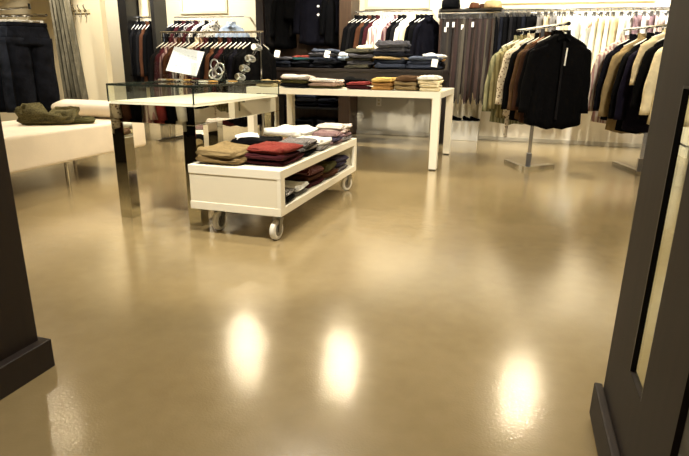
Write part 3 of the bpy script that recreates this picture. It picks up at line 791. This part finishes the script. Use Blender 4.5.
# slot between the columns
wall_rail(-6.03, -5.60, 1.68, 7.88, 'short chrome rail between the two dark columns')
hang_row(-6.02, -5.68, 7.88, 1.68, ['charcoal', 'black', 'charcoal', 'brown', 'black'], 'the short rail between the dark columns', 'jackets between the columns', 'jacket', 68, 5, .6, 1.25)

# ================================================================== FLOOR RACK BEHIND THE GLASS CASE
rk = thing('garment_rack', 'straight chrome garment rack standing in the niche behind the glass case', 'clothes rack', (0, 0, 0))
obj('bar', tube(bmesh.new(), [(-4.45, 6.3, 1.36), (-3.0, 6.3, 1.36)], .012, 10), M['chrome'], rk)
for x in (-4.42, -3.05):
    obj('upright', tube(bmesh.new(), [(x, 6.3, .03), (x, 6.3, 1.36)], .014, 10), M['chrome'], rk)
    obj('foot', bx(x-.025, 6.0, 0, x+.025, 6.6, .03, .004), M['chrome'], rk)
hang_row(-4.36, -3.08, 6.3, 1.36, ['charcoal', 'maroon', 'mauve striped', 'brown', 'maroon', 'grey striped', 'charcoal', 'patterned white', 'brown striped', 'maroon', 'black', 'charcoal', 'brown', 'black', 'maroon', 'black', 'black', 'navy', 'black', 'black'],
         'the floor rack behind the glass case', 'shirts on the rack behind the glass case', rot=58, jit=9, zl=1.3, sz=.95)
# rack of clothes inside the entrance, caught by the mirrored apron
er = thing('garment_rack', 'chrome rack of clothes inside the entrance mirrored in the display case', 'clothes rack', (0, 0, 0))
obj('bar', tube(bmesh.new(), [(-4.9, 1.42, 1.42), (-2.45, 1.42, 1.42)], .014, 10), M['chrome'], er)
for x in (-4.85, -2.5):
    obj('upright', tube(bmesh.new(), [(x, 1.42, .03), (x, 1.42, 1.42)], .014, 10), M['chrome'], er)
    obj('foot', bx(x-.025, 1.2, 0, x+.025, 1.64, .03, .004), M['chrome'], er)
hang_row(-4.8, -2.62, 1.42, 1.42, ['black', 'dark denim', 'teal', 'white', 'dark denim', 'denim blue', 'black', 'brown striped', 'white striped', 'patterned white', 'brown', 'black', 'pink striped', 'dusty red', 'black', 'white', 'black', 'charcoal'], 'the rack inside the entrance', 'shirts on the rack inside the entrance', rot=50, zl=1.25, thick=1.4)
# ================================================================== BELT RACK
br = thing('belt_rack', 'chrome wall rack of hanging leather belts with hats on top', 'belt rack', (0, 0, 0))
bx0, bx1, by = -1.09, -.315, 7.73
obj('shelf', bx(bx0-.02, by-.1, 1.69, bx1+.02, YB-.001, 1.71, .003), M['steel'], br)
obj('front_bar', tube(bmesh.new(), [(bx0-.02, by-.1, 1.66), (bx1+.02, by-.1, 1.66)], .011, 10), M['chrome'], br)
obj('rear_bar', tube(bmesh.new(), [(bx0-.02, by+.06, 1.66), (bx1+.02, by+.06, 1.66)], .011, 10), M['chrome'], br)
for x in (bx0-.01, bx1+.01): obj('bracket', bx(x-.012, by-.11, 1.6, x+.012, YB-.001, 1.69, .002), M['steel'], br)
def belt_mesh(L, ph):
    bm = bmesh.new(); n = 20; rows = []
    for i in range(n+1):
        f = i/n; z = -.05-L*f
        w = .019 if f < .96 else .019*(1-(f-.96)*16)
        y = .006*math.sin(4*f+ph); x = .012*math.sin(2.5*f+ph)*f
        rows.append([(x-w, y-.002, z), (x+w, y-.002, z), (x+w, y+.002, z), (x-w, y+.002, z)])
    return loft(bm, rows)
BELT = [mesh('strap', belt_mesh(.98+.06*i, i*1.7)) for i in range(3)]
def buckle_mesh():
    bm = bmesh.new()
    for x in (-.026, .02): box(bm, x, -.005, -.065, x+.006, .003, -.005)
    for z in (-.065, -.011): box(bm, -.02, -.005, z, .02, .003, z+.006)
    tube(bm, [(0, -.004, -.06), (0, -.006, -.01)], .0025, 6)
    return bm
BUCK = mesh('buckle', buckle_mesh())
LE = {'dark brown': mat('dark_brown_leather', (26, 17, 12), .45), 'reddish brown': mat('reddish_brown_leather', (40, 20, 15), .5), 'black': mat('black_leather', (24, 20, 18), .4), 'olive brown': mat('olive_brown_leather', (48, 40, 28), .5), 'grey': mat('grey_leather', (66, 59, 46), .5), 'chestnut': mat('chestnut_leather', (46, 27, 18), .5)}
seqf = ['chestnut', 'dark brown', 'black', 'dark brown', 'olive brown', 'black', 'dark brown', 'chestnut'] + ['reddish brown', 'dark brown', 'olive brown', 'grey', 'dark brown', 'olive brown', 'reddish brown', 'dark brown', 'chestnut', 'dark brown', 'reddish brown', 'chestnut', 'dark brown', 'reddish brown', 'grey', 'dark brown', 'chestnut', 'olive brown', 'grey', 'dark brown']
for row, (yy, seq) in enumerate(((by-.1, seqf), (by+.06, ['black', 'dark brown', 'black', 'black', 'dark brown', 'black', 'black', 'chestnut', 'black', 'dark brown', 'black', 'black', 'dark brown', 'black']))):
    for i, k in enumerate(seq):
        if row == 0: i_ = i
        x = bx0+.005+(bx1-bx0-.01)*(i+.5)/len(seq)
        t = thing('belt', f'{k} leather belt, {ORD[i]} from the left in the {["front", "rear"][row]} row of the belt rack', 'belt', (x, yy-.012, 1.655), R(random.uniform(-30, 30)), 'belts on the belt rack')
        obj('strap', BELT[(i+row) % 3], LE[k], t)
        obj('buckle', BUCK, M['steel'], t)
        if row == 0 and i in (2, 3, 6, 10, 15): obj('tag', card_bm(.03, .06, .002), M['tag'], t, (.01, -.012, -.14-.03*(i % 3)), (R(90), 0, 0))
def hat(x, y, z, r, h, key, label, rz, cap=False):
    t = thing('hat', label, 'hat', (x, y, z), rz)
    bm = bmesh.new(); lathe(bm, [(r, 0), (r*1.05, h*.3), (r*.98, h*.7), (r*.75, h*.93), (r*.3, h), (.002, h*1.01)], 22)
    for v in bm.verts: v.co += Vector((noise.noise(v.co*14), noise.noise(v.co*14+Vector((7, 3, 1))), noise.noise(v.co*11)*.5))*.02
    for v in bm.verts: v.co.z = max(v.co.z, .001)
    obj('crown', mesh('crown', bm, True), C(key), t)
    bm = bmesh.new(); a = [2*PI*k/24 for k in range(24)]
    loft(bm, [[(r*.9*math.cos(q), r*.9*math.sin(q), .012) for q in a], [((r*1.2+(.05 if math.sin(q) < -.3 else 0))*math.cos(q), (r*1.2+(.05 if math.sin(q) < -.3 else 0))*math.sin(q), .004) for q in a], [(r*1.1*math.cos(q), r*1.1*math.sin(q), .0) for q in a]])
    obj('brim', mesh('brim', bm, True), C(key), t)
hat(-.97, 7.76, 1.711, .12, .15, 'black', 'large black knitted hat on the left end of the belt rack', .3)
hat(-.66, 7.72, 1.711, .07, .08, 'brown', 'small brown cap in the middle of the belt rack shelf', -.3)
hat(-.43, 7.74, 1.711, .115, .1, 'khaki', 'taupe felt hat on the right end of the belt rack', .2)
hat(-.56, 7.78, 1.711, .05, .07, 'rust brown', 'little rust cap squeezed beside the taupe hat on the belt rack', .8)
# shoe plinth under the belts
pl = setprops(obj('shoe_plinth', bx(-.99, 7.76, 0, -.485, 7.975, .265, .004), M['grey_wall']), 'low grey plinth under the belts carrying dark shoes', 'plinth')
def shoe_mesh():
    bm = bmesh.new(); rings = []
    for i in range(12):
        f = i/11; y = -.13+.26*f
        w = .036+.012*math.sin(PI*min(1, f*1.3+.1)); h = .03+.045*f**1.5*(1 if f < .95 else .9)
        rings.append([(w*math.cos(a), y, h/2+.5*h*math.sin(a)*1.0) for a in [2*PI*k/14 for k in range(14)]])
    return loft(bm, rings)
SHOE = mesh('shoe', shoe_mesh(), True)
for i, x in enumerate((-.92, -.80, -.65, -.55)):
    t = thing('shoe', f'black low shoe, {ORD[i]} from the left on the grey plinth', 'shoe', (x, 7.86, .267), R(75 if i % 2 else 60), 'shoes on the plinth')
    obj('upper', SHOE, C('black'), t, (0, 0, .008), (0, 0, 0), (.85, .5, .8))
    obj('sole', bx(-.036, -.065, 0, .036, .062, .01, .003), M['black'], t)

# wall socket under the white table
sk = thing('power_socket', 'white wall socket on the pale wall under the white table', 'socket', (-1.97, YB-.021, .47))
obj('plate', bx(-.04, -.006, -.06, .04, 0, .06, .003), M['plastic'], sk)
for z in (-.025, .025): obj('outlet', bx(-.016, -.009, z-.014, .016, -.006, z+.014, .002), M['trim'], sk)

# ================================================================== SHIRT RACKS
def shirt_rack(name_label, A, B, Cc, pole, barz, b0, b1):
    t = thing('clothes_rack', name_label, 'clothes rack', (0, 0, 0))
    def flat(p, q, w=.06, h=.03):
        p = Vector((*p, 0)); q = Vector((*q, 0)); d = (q-p).normalized(); n = Vector((-d.y, d.x, 0))*w/2
        bm = bmesh.new()
        v0 = [bm.verts.new(p+n), bm.verts.new(p-n), bm.verts.new(q-n), bm.verts.new(q+n)]
        v1 = [bm.verts.new(v.co+Vector((0, 0, h))) for v in v0]
        bm.faces.new(v0); bm.faces.new(v1[::-1])
        for i in range(4): bm.faces.new((v0[i], v0[(i+1) % 4], v1[(i+1) % 4], v1[i]))
        bmesh.ops.recalc_face_normals(bm, faces=bm.faces[:])
        bmesh.ops.bevel(bm, geom=bm.edges[:], offset=.003, segments=2, affect='EDGES')
        return bm
    obj('base_bar', flat(A, B), M['chrome'], t)
    if Cc: obj('base_bar', flat(B, Cc, .09, .034), M['chrome'], t)
    obj('pole', bx(pole[0]-.019, pole[1]-.019, .02, pole[0]+.019, pole[1]+.019, barz-.02, .004), M['chrome'], t)
    obj('collar_sleeve', bx(pole[0]-.026, pole[1]-.026, .022, pole[0]+.026, pole[1]+.026, .15, .004), M['steel'], t)
    p = Vector((*b0, barz)); q = Vector((*b1, barz))
    obj('hanging_bar', tube(bmesh.new(), [p, q], .014, 10), M['chrome'], t)
    obj('end_cap', tube(bmesh.new(), [p, p+(p-q).normalized()*.02], .018, 10), M['black'], t)
    return t
b0, b1 = (.365, 5.60), (-.08, 6.62)
shirt_rack('chrome shirt rack whose front garment is the black jacket', (-.056, 6.157), (.131, 5.73), (.40, 6.01), (.165, 5.90), 1.38, b0, b1)
th = math.atan2(b1[1]-b0[1], b1[0]-b0[0])-PI/2
G1 = [('jacket', 'black', 'front-facing black jacket with a white tag on the near end of the shirt rack', 0.07, (.96, 1.15, 1.04), JACK),
      ('shirt', 'black', 'black shirt directly behind the front black jacket', .14, (1.02, 1., 1.03), SHIRT),
      ('jacket', 'rust brown', 'rust brown jacket edge behind the black garments of the shirt rack', .27, (1.02, 1., 1.08), SHIRT),
      ('jacket', 'camel', 'camel brown jacket behind the rust one on the shirt rack', .37, (1., 1., 1.10), SHIRT),
      ('shirt', 'black', 'black shirt hanging between the camel jacket and the patterned shirt', .45, (1.04, 1., 1.1), SHIRT),
      ('shirt', 'patterned white', 'white shirt with brown pattern on the shirt rack', .60, (1.1, 1.2, 1.04), SHIRT),
      ('shirt', 'olive striped', 'olive striped shirt between the patterned and green shirts', .76, (1.12, 1.1, 1.13), SHIRT),
      ('shirt', 'green striped', 'pale green striped shirt at the far left of the shirt rack', .90, (1.15, 1.2, 1.18), SHIRT)]
for i, (nm, key, lab, f, sc, body) in enumerate(G1):
    x = b0[0]+(b1[0]-b0[0])*f; y = b0[1]+(b1[1]-b0[1])*f
    t = shirt_on_hanger(nm, lab, nm, key, (x, y, 1.374), th+R([-6, -4, 6, 4, -3, 5, 2, 6][i]), 'garments on the left shirt rack', sc, i, True, M['plastic'] if i not in (2, ) else M['hwood'], body=body)
    if i == 0:
        obj('placket', bx(-.012, -.072, -.82, .012, -.056, -.14, .003), C('charcoal'), t)
        obj('price_tag', card_bm(.013, .15, .003), M['tag'], t, (.02, -.085, -.27), (R(88), R(4), 0))
        for k in range(5):
            bm = bmesh.new(); lathe(bm, [(.001, -.077), (.008, -.077), (.008, -.07), (.001, -.07)], 10, 'Y'); obj('button', bm, C('charcoal'), t, (0, 0, -.2-.13*k))
    if i == 5: obj('trailing_tag', bx(-.02, -.004, -1.06, .02, .0, -.80, .002), C('patterned white'), t, (-.2, 0, 0))
b0, b1 = (1.36, 5.55), (.98, 6.55)
shirt_rack('chrome shirt rack half hidden by the glazed door', (1.072, 6.472), (1.215, 5.95), None, (1.215, 5.93), 1.38, b0, b1)
G2 = [('shirt', 'cream', 'cream shirt nearest the door on the right rack', .05, (1., 1.1, 1.06)),
      ('shirt', 'black', 'black shirt behind the cream shirt on the right rack', .16, (1., 1, 1.0)),
      ('shirt', 'beige', 'short beige shirt tucked between black shirts on the right rack', .27, (1., 1, .72)),
      ('shirt', 'purple navy', 'deep purple shirt in the middle of the right rack', .38, (1.05, 1.15, 1.17)),
      ('shirt', 'black', 'black shirt left of the deep purple shirt on the right rack', .50, (1.05, 1.2, 1.17)),
      ('shirt', 'khaki', 'tan linen shirt left of the black shirts on the right rack', .63, (1.08, 1.1, 1.16)),
      ('shirt', 'navy', 'dark navy shirt between the tan and pink shirts on the right rack', .77, (1.1, 1.1, 1.1)),
      ('shirt', 'pink striped', 'pink and white striped shirt at the far left of the right rack', .92, (1.12, 1.2, 1.12))]
for i, (nm, key, lab, f, sc) in enumerate(G2):
    x = b0[0]+(b1[0]-b0[0])*f; y = b0[1]+(b1[1]-b0[1])*f
    shirt_on_hanger(nm, lab, nm, key, (x, y, 1.374), th+R([4, -3, 5, 0, 4, -2, 5, 2][i]), 'garments on the right shirt rack', sc, i, True, M['plastic'])

# shelf of folded knitwear in the far right corner, seen through the door glass
sf = thing('corner_shelf', 'white shelf unit in the far right corner behind the door glass', 'shelf unit', (0, 0, 0))
sx, sy = 1.92, 7.2
for z in (.12, .62, 1.1): obj('shelf', bx(sx, sy, z, sx+1.1, sy+.4, z+.03, .003), M['white'], sf)
for x in (sx, sx+1.07): obj('side_panel', bx(x, sy, 0, x+.03, sy+.4, 1.5, .003), M['white'], sf)
for i, x in enumerate((2.12, 2.42)):
    pile(['at the left', 'at the right'][i] + ' of the corner shelf', x, sy+.2, .652, .26, .3, [('folded_sweater', 'yellow', .07), ('folded_sweater', 'cream', .07), ('folded_sweater', 'beige', .07)], 0, 'folded sweaters on the corner shelf')

# ================================================================== BENCH, JEANS, CURTAIN, HOOKS
bn = thing('bench', 'cream leather chaise bench with a bolster on the left', 'bench', (0, 0, 0))
def cushion(x0_, y0_, z0_, x1_, y1_, z1_, r): 
    bm = bmesh.new(); box(bm, x0_, y0_, z0_, x1_, y1_, z1_)
    bmesh.ops.bevel(bm, geom=bm.edges[:], offset=r, segments=4, affect='EDGES', profile=.5)
    me = mesh('cushion', bm, True); return me
obj('seat', cushion(-4.32, 2.2, .215, -3.40, 4.46, .48, .03), M['leather'], bn)
def bolster():
    bm = bmesh.new(); rings = []
    for i in range(15):
        f = i/14; x = -4.30+.88*f
        e = min(1, (min(f, 1-f)*9))**.5 if 0 < f < 1 else .55
        e = max(.55, e)
        rings.append([(x, 4.32+.135*e*math.cos(a), .485+.078+.08*e*math.sin(a)*1.0) for a in [2*PI*k/20 for k in range(20)]])
    return loft(bm, rings)
obj('bolster', mesh('bolster', bolster(), True), M['leather'], bn)
for x in (-4.2, -3.52):
    for y in (2.45, 3.55, 4.35): obj('leg', tube(bmesh.new(), [(x, y, 0), (x, y, .22)], .018, 10), M['chrome'], bn)
folded('folded_trousers', 'crumpled olive folded trousers lying on the cream bench', 'trousers', -3.79, 3.72, .481, .27, .44, .10, 'camouflage olive', R(-62), None, 2, CRUMP)
folded('folded_trousers', 'dark olive trousers folded under the crumpled pair on the bench', 'trousers', -3.62, 3.86, .481, .22, .26, .04, 'olive', R(-50), None, 4)

jr = thing('jeans_rail', 'chrome rail of dark jeans standing behind the bench', 'clothes rail', (0, 0, 0))
jy = 4.85
obj('bar', tube(bmesh.new(), [(-6.1, jy-.1, 1.45), (-4.80, jy, 1.45)], .014, 10), M['chrome'], jr)
obj('upper_bar', tube(bmesh.new(), [(-6.0, jy+.03, 1.50), (-5.02, jy+.02, 1.535)], .01, 10), M['chrome'], jr)
obj('finial', tube(bmesh.new(), [(-5.03, jy+.02, 1.515), (-5.03, jy+.02, 1.57)], .014, 10), M['black'], jr)
obj('upright', tube(bmesh.new(), [(-5.95, jy-.085, .03), (-5.95, jy-.085, 1.5)], .016, 10), M['chrome'], jr)
obj('foot', bx(-6.2, jy-.35, 0, -5.7, jy+.2, .03, .004), M['chrome'], jr)
keys = ['grey denim', 'black', 'dark denim', 'black', 'worn denim', 'dark denim', 'worn denim', 'dark denim']
for i, k in enumerate(keys):
    x = -6.0+.135*i
    t = thing('jeans', f'{k} jeans, {ORD[i]} from the left on the rail behind the bench', 'jeans', (x, jy-.1+.1*(x+6.1)/1.3, 1.445), R(48+random.uniform(-7, 7)), 'jeans on the rail behind the bench')
    obj('body', JEAN[i % 2], C(k), t); obj('waistband', WAIST, C(k), t); obj('clip_hanger', CLIP, M['plastic'], t, (0, 0, 0), (0, 0, 0), (1, 1, 1))

def curtain_bm():
    bm = bmesh.new(); rows = []
    nz_, nx = 26, 60
    for j in range(nz_+1):
        z = 2.35-2.33*j/nz_
        f = j/nz_
        xl = -5.50+.06*f; xr = -5.19+.2*max(0, (f-.25))**1.0
        row = []
        for i in range(nx+1):
            u = i/nx
            row.append((xl+(xr-xl)*u, 5.6+.035*math.sin(u*34+.6*math.sin(3*f))+.012*math.sin(u*71), z))
        rows.append(row)
    va = [[bm.verts.new(p) for p in r] for r in rows]
    for a, b in zip(va, va[1:]):
        for i in range(nx): bm.faces.new((a[i], a[i+1], b[i+1], b[i]))
    return bm
ct = thing('curtain', 'grey olive fitting room curtain hanging beside the jeans', 'curtain', (0, 0, 0))
obj('fabric', mesh('fabric', curtain_bm(), True), C('curtain'), ct)
obj('curtain_rod', tube(bmesh.new(), [(-7.2, 5.6, 2.36), (-5.1, 5.6, 2.36)], .014, 10), M['chrome'], ct)
hk = thing('hook_rail', 'white hook rail with chrome hooks on the cream partition', 'hook rail', (0, 6.3, 0))
obj('backplate', bx(-5.86, -.02, 1.60, -5.50, 0, 1.65, .003), M['trim'], hk)
for i in range(4):
    x = -5.81+.088*i
    obj('hook', tube(bmesh.new(), [(x, -.02, 1.63), (x, -.06, 1.66), (x, -.075, 1.69), (x, -.06, 1.70)], .007, 8), M['steel'], hk)
    obj('lower_hook', tube(bmesh.new(), [(x, -.02, 1.61), (x, -.05, 1.57), (x, -.06, 1.55), (x, -.05, 1.56)], .006, 8), M['steel'], hk)

# ================================================================== CAMERA
cd = bpy.data.cameras.new('camera'); cam = bpy.data.objects.new('camera', cd); COL.objects.link(cam)
yaw, pitch, roll, f = .30, .294, .0139, 540.6
fw = Vector((-math.sin(yaw)*math.cos(pitch), math.cos(yaw)*math.cos(pitch), -math.sin(pitch)))
rt = Vector((math.cos(yaw), math.sin(yaw), 0)); up = rt.cross(fw)
r2 = rt*math.cos(roll)+up*math.sin(roll); u2 = -rt*math.sin(roll)+up*math.cos(roll)
cam.matrix_world = Matrix(((r2.x, u2.x, -fw.x, 0), (r2.y, u2.y, -fw.y, 0), (r2.z, u2.z, -fw.z, 1.0), (0, 0, 0, 1)))
cd.sensor_width = 36; cd.lens = f/689*36; cd.clip_start = .02
S.camera = cam
S.view_settings.view_transform = 'Standard'
S.view_settings.look = 'None'
S.view_settings.exposure = 0.0
